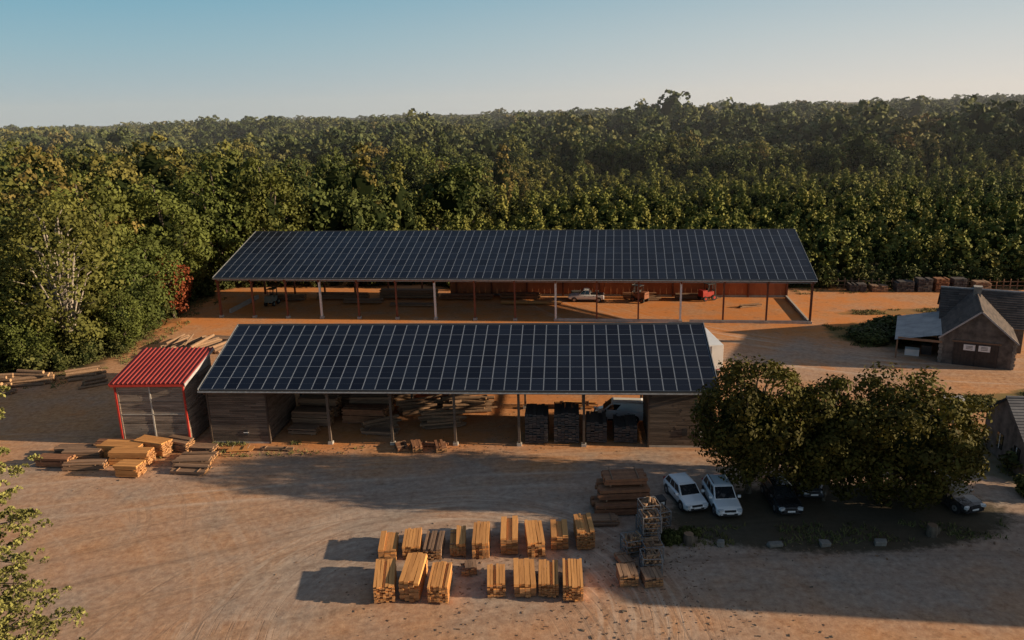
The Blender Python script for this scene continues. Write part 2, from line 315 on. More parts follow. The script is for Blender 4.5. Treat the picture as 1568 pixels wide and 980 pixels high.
def scatter(name,pts,scales,coll,nk):
    me=bpy.data.meshes.new(name); me.from_pydata(pts,[],[])
    n=len(pts)
    a=me.attributes.new('sc','FLOAT_VECTOR','POINT'); a.data.foreach_set('vector',np.array(scales,float).ravel())
    a=me.attributes.new('rot','FLOAT_VECTOR','POINT'); r=np.zeros((n,3)); r[:,2]=rng.uniform(0,6.28,n); r[:,:2]=rng.normal(0,.05,(n,2)); a.data.foreach_set('vector',r.ravel())
    a=me.attributes.new('kind','INT','POINT'); a.data.foreach_set('value',rng.integers(0,nk,n).astype(np.int32))
    o=bpy.data.objects.new(name,me); root.objects.link(o)
    g=bpy.data.node_groups.new(name+'_scatter','GeometryNodeTree')
    g.interface.new_socket('Geometry',in_out='INPUT',socket_type='NodeSocketGeometry'); g.interface.new_socket('Geometry',in_out='OUTPUT',socket_type='NodeSocketGeometry')
    gi=g.nodes.new('NodeGroupInput'); go=g.nodes.new('NodeGroupOutput')
    iop=g.nodes.new('GeometryNodeInstanceOnPoints'); ci=g.nodes.new('GeometryNodeCollectionInfo')
    ci.inputs['Collection'].default_value=coll; ci.inputs['Separate Children'].default_value=True; ci.inputs['Reset Children'].default_value=True
    def na(nm,dt):
        q=g.nodes.new('GeometryNodeInputNamedAttribute'); q.data_type=dt; q.inputs['Name'].default_value=nm
        return [s for s in q.outputs if s.enabled and s.name=='Attribute'][0]
    g.links.new(gi.outputs[0],iop.inputs['Points']); g.links.new(ci.outputs[0],iop.inputs['Instance']); iop.inputs['Pick Instance'].default_value=True
    g.links.new(na('kind','INT'),iop.inputs['Instance Index'])
    e2r=g.nodes.new('FunctionNodeEulerToRotation'); g.links.new(na('rot','FLOAT_VECTOR'),e2r.inputs[0]); g.links.new(e2r.outputs[0],iop.inputs['Rotation'])
    g.links.new(na('sc','FLOAT_VECTOR'),iop.inputs['Scale']); g.links.new(iop.outputs[0],go.inputs[0])
    md=o.modifiers.new('scatter','NODES'); md.node_group=g
    return o
rng=np.random.default_rng(5); rr=random.Random(5)
def in_plant(x,y):
    if y<119-.137*x or y>246+7*math.sin(x*.05): return False
    return x>-24+(y-122)*.30+3*math.sin(y*.2)
P1=[];S1=[];P2=[];S2=[];P3=[];S3=[];P4=[];S4=[]
y=84.
while y<950:
    stepv=7.6 if y<270 else (9.6 if y<560 else 13.5)
    half=.71*y+20
    x=-half
    while x<half:
        px=x+rr.uniform(-.45,.45)*stepv; py=y+rr.uniform(-.45,.45)*stepv; x+=stepv*1.02
        if in_plant(px,py): continue
        if py<122-.137*px+2:
            if not(px<-50 and py>84): continue
            if px>-52-(110-py)*.05: continue
        if rr.random()<.07: continue
        dens=mnoise.noise((px*.012,py*.012,1.7))
        s=rr.uniform(.66,1.18)*(1+.25*dens)
        if rr.random()<.09: s*=1.25
        if py>450: s=min(s,1.1)
        if -62<px<-20 and py<158: s=rr.uniform(.85,1.3)
        q=(px,py,tz(px,py)-.3); sc=(s*rr.uniform(.88,1.15),s*rr.uniform(.88,1.15),s)
        if py<270: P1.append(q);S1.append(sc)
        else: P2.append(q);S2.append(sc)
    y+=stepv
for i in range(0,26):
    off=120+i*6.6
    x=-30
    while x<215:
        px=x+rr.uniform(-.5,.5); py=off-.12*x+rr.uniform(-.5,.5)+3*math.sin(x*.03+i*.1); x+=3.5
        if rr.random()<.06: continue
        if not in_plant(px,py) : continue
        s=rr.uniform(.7,1.12)*(1+.15*mnoise.noise((px*.03,py*.03,0)))
        P3.append((px,py,tz(px,py)-.1)); S3.append((s*1.05,s*1.05,s*.95))
def edge(pts):
    for (x0,y0),(x1,y1) in zip(pts[:-1],pts[1:]):
        n=int(math.hypot(x1-x0,y1-y0)/1.3)
        for i in range(n):
            u=i/n; px=x0+(x1-x0)*u+rr.gauss(0,.7); py=y0+(y1-y0)*u+rr.gauss(0,.7); s=rr.uniform(.4,1.1); P4.append((px,py,-.1)); S4.append((s,s,s*rr.uniform(.7,1.1)))
edge([(-68,80.5),(-58,81.5),(-50,83.5),(-47.6,88),(-48,96),(-49,104),(-49.5,114),(-48,122),(-41,127)])
edge([(-60,85),(-54,87),(-51,94),(-52,106)]); edge([(-41,126),(-20,124),(0,121.5),(20,118.8),(42,116)]); edge([(42,116),(60,114),(90,110)])
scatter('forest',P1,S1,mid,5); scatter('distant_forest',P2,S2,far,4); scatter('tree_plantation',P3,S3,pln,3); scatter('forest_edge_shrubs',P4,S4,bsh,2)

kinds=[tree(19,5.8,.9,84,135,.23,'lefttree',41,'palebark',core=False,clr=(.19,.33)),
       tree(17,5.4,.8,76,135,.23,'lefttree',42,'bark',core=True,clr=(.19,.33),cores=.5),
       tree(13,4.8,.5,60,135,.22,'lefttree',43,core=True,clr=(.21,.36),cores=.5)]
kind_me=[k.obj('oak_tree').data for k in kinds]
for o in list(root.objects):
    if o.name.startswith('oak_tree'): bpy.data.objects.remove(o)
lt=[(0,-51.5,87.2,1.08,.3),(1,-60,86,1.0,2),(2,-48.2,95,.98,4),(1,-64,95,1.2,1),(1,-55,100,1.22,5),(2,-49.5,104,1.0,.7),(1,-50,112,1.2,3),(2,-54,83,.62,2.2),(2,-47.0,90.0,.6,1.2),
    (2,-59,82,.75,.2),(1,-66,84,1.05,2.7),(1,-56,110,1.2,4.4),(1,-47,125,1.25,2.),(1,-40,129,1.26,3.6),(2,-51,118,1.0,1.1),(2,-62,80,.6,3.3),(1,-71,90,1.1,1.9),(2,-57,90,1.1,5.2)]
for k,x,y,s,r in lt:
    o=bpy.data.objects.new('oak_tree',kind_me[k]); o.location=(x,y,tz(x,y)-.1); o.rotation_euler=(0,0,r); o.scale=(s,s,s*random.uniform(.95,1.05)); root.objects.link(o)
tree(9,3.0,.6,36,110,.2,'redleaf',47,core=False).obj('autumn_maple_tree',loc=(-47.4,105.5,0))
def yardtree(loc,h,cr,cb,seed,sx=1):
    mb=tree(h,cr,cb,92,250,.14,'yardtree',seed,clr=(.18,.30),cores=.62); o=mb.obj('chestnut_tree',loc=loc); o.scale=(sx,1,1); return o
yardtree((16.7,50.6,0),9.8,4.5,1.0,51); yardtree((21.6,49.2,0),9.0,3.5,.6,52); yardtree((27.0,49.0,0),9.4,4.6,.2,53,1.1)
# pine at the left
rng=np.random.default_rng(61)
mb=MB(); mb.tube([(0,0,-.2),(.1,0,8),(0,.1,20.8)],[.28,.2,.04],'bark',8)
rr=random.Random(61)
for i in range(200):
    z=2.5+18.4*i/200; ln=max(.25,(1-(z/21.8))**.3)*3.9*rr.uniform(.62,1.12)+.2; a=i*2.39996+rr.uniform(-.2,.2)
    e=(math.cos(a)*ln,math.sin(a)*ln,z+ln*.12)
    mb.tube([(0,0,z-.2),(e[0]*.5,e[1]*.5,z+.05*ln),e],[.05,.03,.012],'bark',4)
    for k in range(int(4+ln*4)):
        u=rr.uniform(.25,1.05); c=np.array([e[0]*u,e[1]*u,z+ln*.12*u])+np.array([rr.gauss(0,.22),rr.gauss(0,.22),rr.gauss(0,.13)])
        n=30; d=rng.normal(size=(n,3)); d/=np.linalg.norm(d,axis=1)[:,None]; d[:,2]=abs(d[:,2])*.8
        nn=np.cross(d,rng.normal(size=(n,3))); nn/=np.linalg.norm(nn,axis=1)[:,None]
        leaf_mesh(mb,c+d*.18,nn,rng.uniform(.04,.085,n),np.full(n,rr.random()),'pine')
mb.obj('pine_tree',loc=(-20.8,25.2,0))
def bush(loc,rx,ry,h,seed,mat='bushm',ls=.12,name='bush'):
    mb=tree(h,1,.0,26,90,ls,mat,seed,limbs=False,clr=(.3,.5),core=False); o=mb.obj(name,loc=loc); o.scale=(rx,ry,1); return o
for i,(x,y,rx,ry,h) in enumerate([(42,88,2,2.4,1.1),(44.5,90,2,2.2,1.0),(41.5,85.6,1.6,1.4,.8),(45.5,87,2.0,2.,1.0),(46.8,91.8,2,1.8,1.3),(38.2,52.5,1.8,1.6,1.8),(36.4,49.2,1.4,1.2,1.4),
    (42.5,65.5,1.8,.9,.5),(46,64.5,2,1,.6),(11,44.6,.8,.5,.6),(9.8,44.4,.6,.6,.5)]):
    bush((x,y,0),rx,ry,h,70+i)
def tufts(name,regs,n,hh=.3):
    mb=MB()
    for (x0,x1,y0,y1,w) in regs:
        for i in range(int(n*w)):
            x=random.uniform(x0,x1); y=random.uniform(y0,y1)
            if mnoise.noise((x*.35,y*.35,3))<-.05: continue
            for k in range(3):
                a=random.uniform(0,6.28); h=random.uniform(.4,1)*hh; w2=.05; dx=random.gauss(0,.12);dy=random.gauss(0,.12)
                X0=x+random.gauss(0,.1);Y0=y+random.gauss(0,.1)
                mb.add([(X0-math.cos(a)*w2,Y0-math.sin(a)*w2,0),(X0+math.cos(a)*w2,Y0+math.sin(a)*w2,0),(X0+dx,Y0+dy,h)],[(0,1,2)],'grass')
    mb.obj(name)
tufts('grass',[(-50,-44,80,118,1),(39,49,84,94,1.4),(10,32,43.6,46,.5),(40,55,64.3,68.4,1.3),(-26,-17,61,62.2,.25),(-64,-48,77,82,.6),(42,75,110,115,.8),(-30,-12,58.8,60,.12),(34,40,52,60,.7),(44,68,98,100.4,.5),(48,57,68.2,69.8,.4)],1500)

# ---------------------------------------------------------------- barns
def solar_barn(x0,y0,rot,Ln,he,run,hr,backrun,hb,ncol,nrow,name):
    root_e=empty(name,(x0,y0,0),rot)
    sl=math.hypot(run,hr-he); du=Vector((0,run/sl,(hr-he)/sl)); nn=Vector((0,-(hr-he)/sl,run/sl))
    def S(s,q,o=0): return Vector((s,0,he))+du*q+nn*o
    mb=MB(); th=.12
    a=[S(0,0),S(Ln,0),S(Ln,sl),S(0,sl)]; lo=[p-Vector((0,0,th)) for p in a]
    mb.add(a+lo,[(0,1,2,3),(7,6,5,4),(0,4,5,1),(1,5,6,2),(3,7,4,0)],'deck',.5)
    b0=[Vector((0,run,hr)),Vector((Ln,run,hr)),Vector((Ln,run+backrun,hb)),Vector((0,run+backrun,hb))]; lo=[p-Vector((0,0,th)) for p in b0]
    mb.add(b0+lo,[(0,1,2,3),(7,6,5,4),(2,6,7,3),(1,5,6,2),(3,7,4,0)],'deck',.5)
    mb.box((Ln/2,run,hr+.03),(Ln,.35,.1),'deck')
    mb.tube([(0,-.1,he-.1),(Ln,-.1,he-.1)],[.07,.07],'wire',6)
    for s in (0,Ln): mb.beam(S(s,0,.05),S(s,sl,.05),.06,.2,'wire')
    mb.obj('roof',parent=root_e)
    mb=MB(); m=.12; pw=(Ln-2*m)/ncol; ph=(sl-.3)/nrow
    for i in range(ncol):
        for j in range(nrow):
            s0=m+i*pw+.01; s1=m+(i+1)*pw-.01; q0=.08+j*ph+.01; q1=.08+(j+1)*ph-.01
            c=[S(s0,q0,.10),S(s1,q0,.10),S(s1,q1,.10),S(s0,q1,.10)]; d=[p-nn*.04 for p in c]
            mb.add(c+d,[(0,1,2,3),(0,4,5,1),(1,5,6,2),(2,6,7,3),(3,7,4,0)],'frame')
            e1=.03; t=random.random(); qm=(q0+q1)/2
            for (qa,qb) in ((q0+.014,qm-.004),(qm+.004,q1-.014)):
                mb.poly([S(s0+e1,qa,.103),S(s1-e1,qa,.103),S(s1-e1,qb,.103),S(s0+e1,qb,.103)],'solar',t)
    mb.obj('solar_panels',parent=root_e)
    return root_e,S,sl
e1,S,sl=solar_barn(-26.39,61.17,-.083,42.85,5.03,9.03,8.2,8.6,5.1,40,6,'solar_timber_barn')
Ln=42.85
st=MB(); bay=Ln/8
def roofz1(t): return 5.03+(8.2-5.03)*min(t,9.03)/9.03-(0 if t<=9.03 else (t-9.03)/8.6*3.1)-.14
for i in range(9):
    s=min(max(i*bay,.35),Ln-.35)
    for t in (.75,9.03,17):
        if i in(0,1,7,8) and t<1: continue
        st.box((s,t,(roofz1(t)-.2)/2),(.2,.2,roofz1(t)-.2),'board'); st.box((s,t,.12),(.4,.4,.24),'conc')
    st.beam((s,.2,roofz1(.2)-.28),(s,9.03,roofz1(9.03)-.28),.14,.24,'darkboard'); st.beam((s,9.03,roofz1(9.03)-.28),(s,17.4,roofz1(17.4)-.28),.14,.24,'darkboard')
    st.beam((s,.75,4.4),(s,17,4.4),.12,.22,'darkboard')
for t in np.arange(.15,17.5,1.3): st.box((Ln/2,t,roofz1(t)-.08),(Ln-.1,.08,.12),'darkboard')
for s in np.arange(.4,Ln,.62): st.box((s,.02,4.93),(.07,.3,.1),'greyboard')
st.box((Ln/2,.75,4.75),(Ln-.4,.18,.25),'darkboard')
st.obj('timber_frame',parent=e1)
def boardwall(mb,a,b,z0,z1,bh,mat,nx,gap=.012,th=.035,jit=.01):
    a=Vector(a);b=Vector(b);d=(b-a);ln=d.length;d.normalize(); ang=math.atan2(d.y,d.x); z=z0; n=Vector((d.y,-d.x))
    while z<z1-.02:
        h=min(bh,z1-z); u=0
        while u<ln-.01:
            l=min(random.uniform(1.4,3.2),ln-u)
            if ln-u-l<.6: l=ln-u
            c=a+d*(u+l/2)+n*random.uniform(-jit,jit)
            mb.box((c.x,c.y,z+h/2),(l-.01,th,h-gap),mat,ang,None,Matrix.Rotation(R(3),4,'X')); u+=l
        z+=bh
def shed(mb,s0,s1,t0,t1,h,mat='board'):
    boardwall(mb,(s0,t0),(s1,t0),.15,h,.17,mat,1)
    boardwall(mb,(s0,t1),(s0,t0),.15,h+.4,.17,mat,1); boardwall(mb,(s1,t0),(s1,t1),.15,h+.4,.17,mat,1); boardwall(mb,(s1,t1),(s0,t1),.15,h+1.2,.17,mat,1)
    mb.box(((s0+s1)/2,t0+.02,.08),(s1-s0,.12,.16),'conc')
    for s in(s0,s1): mb.box((s,t0,h/2),(.12,.14,h),'darkboard')
w=MB(); shed(w,.35,5.45,.7,7.2,4.75); shed(w,37.4,42.5,.7,6.2,4.75)
w.box((3.4,.66,1.0),(.35,.04,.5),'plastic'); w.box((3.4,.65,1.0),(.42,.03,.06),'white')
w.box((40.3,.655,1.35),(.42,.05,.6),'plastic'); w.box((41.6,.66,1.15),(.3,.04,.5),'white')
w.obj('board_walls',parent=e1)
# red-roofed shed
e3=empty('red_roofed_shed',(-33.7,62.0,0),-.05); W=5.9; D=5.6; hf=5.45; hbk=6.6
w=MB()
for k in range(2):
    a0=.16+k*(W-.3)/2; a1=a0+(W-.3)/2-.06
    for (z0,z1) in ((.12,1.9),(1.95,2.75),(2.8,3.9),(3.95,hf-.15)): boardwall(w,(a0,0),(a1,0),z0,z1,.2,'greyboard',1,.015)
for s in (.16,W/2,W-.14): w.box((s,-.05,hf/2),(.12,.05,hf-.1),'greyboard' if s!=W/2 else 'conc')
w.box((W/2,-.055,2.77),(W-.4,.04,.07),'conc'); w.box((W/2,-.055,3.92),(W-.4,.04,.05),'greyboard')
boardwall(w,(0,D),(0,0),.1,hf,.2,'greyboard',1); boardwall(w,(W,0),(W,D),.1,hf,.2,'greyboard',1); boardwall(w,(W,D),(0,D),.1,hbk-.2,.2,'greyboard',1)
w.poly([(W+.02,0,hf-.02),(W+.02,D,hf-.02),(W+.02,D,hbk-.1)],'conc',.5)
w.obj('walls',parent=e3)
w=MB(); 
for s in (0,W): w.box((s,-.08,hf/2),(.14,.12,hf),'redtrim')
w.box((W/2,-.3,hf+.0),(W+.5,.08,.22),'redtrim')
w.beam((W+.3,-.35,hf+.03),(W+.3,D+.3,hbk+.12),.06,.26,'fibro'); w.beam((-.3,-.35,hf+.03),(-.3,D+.3,hbk+.12),.06,.26,'redtrim')
w.obj('trim',parent=e3)
w=MB(); nr=16
for i in range(nr):
    x0=-.3+(W+.6)*i/nr; dx=(W+.6)/nr; t=random.random()*.5+.2
    prof=[(0,0),(.62,0),(.70,.09),(.92,.09),(1,0)]
    vs=[]
    for u,dz in prof: vs+=[(x0+u*dx,-.35,hf+.14+dz),(x0+u*dx,D+.3,hbk+.24+dz)]
    w.add(vs,[(2*k,2*k+2,2*k+3,2*k+1) for k in range(4)],'redroof',t)
w.obj('roof',parent=e3)
# back barn
Lb=79.8; runb=14.37; heb=5.7; hrb=9.9
e2,S,sl2=solar_barn(-41.04,104.8,-.137,Lb,heb,runb,hrb,1.6,9.3,70,8,'long_solar_storage_barn')
st=MB()
def rz2(t): return heb+(hrb-heb)*t/runb-.14
wp=[.3,15,31,47.2,63.3,79.4]
for i,s in enumerate(wp):
    st.box((s,.55,(rz2(.55)-.3)/2),(.24,.3,rz2(.55)-.3),'whitepost' if 0<i<5 else 'rust')
    st.box((s,14.7,(rz2(14.0)-.1)/2),(.26,.3,rz2(14.)-.1),'rust')
allp=[]
for a,b in zip(wp[:-1],wp[1:]):
    for k in (0,1,2): allp.append(a+(b-a)*k/3)
allp.append(wp[-1])
for s in allp:
    if min(abs(s-q) for q in wp)>.5: st.box((s,.55,(rz2(.55)-.3)/2),(.2,.24,rz2(.55)-.3),'rust'); st.box((s,14.7,4.6),(.22,.24,9.2),'rust')
    st.box((s,.55,.15),(.5,.5,.3),'conc')
    st.beam((s,.1,rz2(.1)-.3),(s,14.9,rz2(14.3)-.35),.16,.36,'rust')
    st.beam((s,.55,rz2(0)-1.2),(s,2.0,rz2(2)-.4),.12,.12,'rust')
for t in np.arange(.1,15,1.3): st.box((Lb/2,t,rz2(min(t,14.37))-.08),(Lb-.1,.08,.14),'rust')
st.box((Lb/2,.3,heb-.32),(Lb-.2,.1,.2),'wire')
st.obj('steel_frame',parent=e2)
w=MB()
s=30.
while s<79.2:
    w.box((s+.45,14.9,1.9),(.9-.02,.05+.02*random.random(),3.3),'redwall'); s+=.9
w.box((54.7,14.84,.14),(49.8,.2,.28),'conc')
w.box((72,.5,.18),(15,.25,.36),'conc'); w.box((55.3,.5,.18),(15.6,.25,.36),'conc')
w.box((79.3,7.5,.2),(.25,13.6,.4),'conc'); w.box((.5,7.2,.3),(.25,9,.6),'conc')
w.obj('cladding_and_kerbs',parent=e2)

# ---------------------------------------------------------------- lumber
def stack(x,y,ang,w,l,h,mat='lum',name='lumber_stack',th=.14,pw=.2,z=0,jit=.08,endmat='lumend'):
    mb=MB(); nl=max(2,int(h/th)); npl=max(3,int(w/pw)); pw=w/npl
    for q in(-.35,.35): mb.box((0,q*l,.05),(w,.1,.1),'oldlum')
    zb=.1
    for k in range(nl):
        for i in range(npl):
            if k==nl-1 and random.random()<.18: continue
            ll=l*random.uniform(.93,1.0); off=random.gauss(0,jit*.6)
            cx=-w/2+pw*(i+.5); cz=zb+th/2
            mb.box((cx+random.uniform(-.01,.01),off,cz),(pw-.018,ll,th-.02),mat,random.gauss(0,.008))
            if k<nl-1: mb.box((cx,off-ll/2-.006,cz),(pw-.024,.02,th-.026),endmat)
        zb+=th
        if k==nl//2:
            for q in(-.3,.3): mb.box((0,q*l,zb+.03),(w,.07,.05),'oldlum')
            zb+=.065
    return mb.obj(name,(x,y,z),ang)
row=[(-8.2,43.9,1.1,2.3,.75),(-6.7,44.1,1.1,2.3,.8),(-5.3,43.9,1.15,2.3,.7),(-3.8,44.2,1.0,2.3,.95),(-2.3,44.1,1.05,2.7,1.05),(-.5,44.6,1.1,2.9,1.15),(1.1,44.2,1.1,2.9,.95),(2.7,44.6,1.1,2.2,.9),(4.3,44.7,1.15,2.4,1.2)]
for i,(x,y,w_,l_,h_) in enumerate(row): stack(x,y,random.uniform(-.04,.1),w_,l_,h_,'oldlum' if i==2 else 'lum',pw=random.choice([.16,.2,.28]),th=random.choice([.09,.13,.2]))
row=[(-7.8,39.9,1.2,2.9,1.0),(-6.15,40.1,1.15,3.1,1.25),(-4.55,39.6,1.15,2.6,1.0),(-1.3,39.8,1.05,2.1,.9),(.35,40,1.25,2.7,.95),(1.75,39.9,1.15,2.5,.9),(3.15,39.6,1.15,2.9,.95)]
for i,(x,y,w_,l_,h_) in enumerate(row): stack(x,y,random.uniform(-.08,.12),w_,l_,h_,pw=random.choice([.16,.2,.28]),th=random.choice([.09,.13,.2]))
stack(-3.0,41.5,.1,.95,.9,.55,'oldlum',name='wooden_pallet')
for (x,y,h,l,z) in [(7.2,48.6,.75,3.9,0),(7.4,49.0,.75,3.6,.95),(7.5,49.3,.55,3.0,1.9)]:
    stack(x,y,R(90)+.03,1.9,l,h,'redlum',name='beam_stack',th=.22,pw=.3,z=z,endmat='redlum')
stack(5.6,46.9,R(90),1.2,2.4,.4,'oldlum',name='beam_stack')
def crate(x,y,z,ang,w=1.15,d=1.15,h=1.1):
    mb=MB()
    for a in(-1,1):
        for c in(-1,1): mb.box((a*w/2,c*d/2,h/2),(.06,.06,h),'wire')
    for zz in(.08,h/3,h*.66,h):
        for a in(-1,1): mb.box((a*w/2,0,zz),(.035,d,.035),'wire'); mb.box((0,a*d/2,zz),(w,.035,.035),'wire')
    for i in range(70):
        zz=random.uniform(.15,h+.05); xx=random.uniform(-w/2+.12,w/2-.12); yy=random.uniform(-d/2+.28,d/2-.28); a=random.gauss(0,.25)
        if i%4==0: a+=1.57; yy=random.uniform(-d/2+.12,d/2-.12); xx=random.uniform(-w/2+.3,w/2-.3)
        mb.tube([(xx+math.sin(a)*.26,yy-math.cos(a)*.26,zz),(xx-math.sin(a)*.26,yy+math.cos(a)*.26,zz+random.gauss(0,.05))],[.08,.075],'log',6,cap='logend')
    mb.obj('firewood_crate',(x,y,z),ang)
for x,y,z,a in [(8.5,45.4,0,.1),(8.6,45.4,1.2,.16),(8.4,43.9,0,-.05),(8.4,43.9,1.2,.08),(8.3,42.5,0,.08),(7.2,43.2,0,.2),(8.0,41.2,0,0),(9.5,46.6,0,.3)]: crate(x,y,z,a)
stack(7.8,39.9,.1,1.1,1.2,.7,'oldlum'); stack(6.4,40.1,.05,1.1,1.3,.8,'oldlum'); stack(6.6,42,.3,.9,1.6,.35,'oldlum')
mb=MB(); mb.box((0,0,.55),(.55,.6,.9),'plastic'); mb.box((0,0,1.04),(.62,.68,.08),'plastic',0,None,Matrix.Rotation(.1,4,'X')); mb.box((0,-.31,.75),(.3,.02,.25),'white')
for a in(-1,1): mb.tube([(a*.22,.3,.1),(a*.28,.3,.1)],[.1,.1],'tyre',10)
mb.obj('wheeled_bin',(9.9,48.2,0),.3,bevel=.02)
for (x,y,a,w_,l_,h_,mt) in [(-35.6,59.1,1.55,1.1,3.2,.8,'oldlum'),(-32.6,59.6,1.4,1.3,3.8,1.0,'lum'),(-30.2,60.0,1.3,1.2,3.0,1.2,'lum'),(-31.2,58.2,1.5,1.2,3.4,1.0,'lum'),(-34.6,57.4,1.6,1.0,3.4,.5,'oldlum'),(-30.3,56.0,1.5,1.2,2.0,.9,'lum'),
    (-26.6,60.3,1.45,1.0,3.2,.35,'oldlum'),(-26.0,58.9,1.5,1.1,3.0,.4,'oldlum'),(-26.0,57.6,1.6,1.1,3.0,.45,'oldlum'),(-25.7,56.2,1.5,1.1,2.9,.35,'oldlum'),(-23.0,60.1,1.6,.8,2.2,.25,'lum'),(-28.3,60.6,1.2,1.0,2.4,.9,'oldlum'),(-37,60.2,1.6,1,3,.6,'oldlum'),(-37.4,58.2,1.5,1.2,3,.7,'redlum'),(-20,60.0,1.5,.5,3,.18,'oldlum'),(-34,61.2,1.5,.8,3.4,.6,'redlum')]:
    stack(x,y,a+random.uniform(-.08,.08),w_,l_,h_,mt,pw=.24,th=.11 if h_>.2 else .07)
def logpile(x,y,ang,n,ln,r=.18,name='log_pile',rows=None):
    mb=MB(); k=0; lev=0; per=rows or max(3,int(math.sqrt(n*1.6)))
    while k<n and per>0:
        for i in range(per):
            if k>=n: break
            rr_=r*random.uniform(.6,1.2); yy=(i-(per-1)/2)*2.05*r; a=random.gauss(0,.05+.04*lev); l=ln*random.uniform(.7,1.1); ox=random.gauss(0,.15)
            z=r+lev*1.75*r
            mb.tube([(ox-l/2*math.cos(a),yy-l/2*math.sin(a),z),(ox+l/2*math.cos(a),yy+l/2*math.sin(a),z+random.gauss(0,.04))],[rr_,rr_*.85],'log',8,cap='logend'); k+=1
        lev+=1; per-=1
    mb.obj(name,(x,y,0),ang)
for x,y,a,n,l in [(-51.5,78.6,.15,22,4.2),(-46.5,80,.3,14,3.6),(-55,77.6,0,16,4),(-44.2,77.5,.5,9,3),(-39.2,90.5,1.2,12,6),(-37.2,89.6,1.0,10,5.5),(-41.5,92,1.35,8,5),(-34.8,89.5,1.3,7,4.5),(-58.5,79.5,.2,14,4)]:
    logpile(x,y,a,n,l)
for x,y,a,w_,l_,h_ in [(-36,93,1.3,1.4,5,.5),(-42,87,1.45,1.2,4,.4),(-38.5,86.3,1.5,1.1,3.5,.5),(-53,75.8,1.5,1,3,.4)]: stack(x,y,a,w_,l_,h_,'oldlum')
def loc1(s,t): c,sn=math.cos(-.083),math.sin(-.083); return (-26.39+c*s-sn*t,61.17+sn*s+c*t)
for s,t,a,w_,l_,h_,mt in [(7.8,5,1.5,1.3,3.6,1.3,'oldlum'),(7.8,7.2,1.5,1.3,3.8,1.8,'oldlum'),(12.5,5.6,1.5,1.4,4,1.4,'redlum'),(12.6,7.6,1.6,1.4,4,1.7,'oldlum'),(10.3,9.3,1.5,1.4,4,1.2,'oldlum'),(8.5,11,1.5,1.5,4,1.8,'oldlum'),(7.6,3,1.5,1.1,2.6,.5,'oldlum'),(14.5,3,1.45,1.2,3.2,.3,'oldlum'),(17,11.5,1.5,1.4,5,1.3,'redlum')]:
    x,y=loc1(s,t); stack(x,y,a-.083,w_,l_,h_,mt)
for s,t,n,l,a in [(19.6,4.8,26,3.8,.1),(17.2,8.2,20,4.5,.2),(21.5,8.6,24,4.5,.05),(13.8,10.6,24,4.6,.1),(14.2,4.4,8,3.2,.3)]:
    x,y=loc1(s,t); logpile(x,y,a,n,l,r=.16)
for s,t,a,w_,l_,h_ in [(17.0,-.15,.3,.9,1.5,.45),(18.3,-.3,.25,.8,1.4,.55),(20.3,-.2,.2,.9,1.5,.5),(19.6,.5,1.4,.6,2.4,.2)]:
    x,y=loc1(s,t); stack(x,y,a,w_,l_,h_,'redlum',th=.16 if h_>.3 else .08)
for s,t,w_,h_ in [(28.2,2.3,1.9,2.5),(30.7,2.4,2.1,2.6),(33.2,2.6,1.7,1.7),(35.6,2.6,1.9,1.5)]:
    x,y=loc1(s,t); stack(x,y,-.083,w_,2.6,h_,'darkpack',name='plank_pack',th=.13,pw=.3,endmat='darkpack')
x,y=loc1(31.5,9.5); stack(x,y,1.5,1.2,4,.4,'lum')
def loc2(s,t): c,sn=math.cos(-.137),math.sin(-.137); return (-41.04+c*s-sn*t,104.8+sn*s+c*t)
for s,t,l_,w_,h_,mt in [(14,12,8,1.3,.9,'oldlum'),(24,13,9,1.3,1.2,'oldlum'),(6,11,5,1.3,.8,'oldlum'),(18,9.5,6,1.2,.5,'oldlum'),(33,12.4,8,1.2,.7,'redlum'),(41,13,6,1.2,.8,'redlum'),(43,9.6,9,1.0,.3,'lum'),(26,8,7,1,.35,'oldlum'),(58.5,13.6,5,1,.8,'redlum'),(66,13.6,5,1,.7,'oldlum'),(50,13.2,3,1.2,1.0,'darkpack')]:
    x,y=loc2(s,t); stack(x,y,1.57-.137,w_,l_,h_,mt)
x,y=loc2(60,12.2); logpile(x,y,0,8,3,r=.15)
x,y=loc2(73.5,9); logpile(x,y,.2,5,3,r=.12)

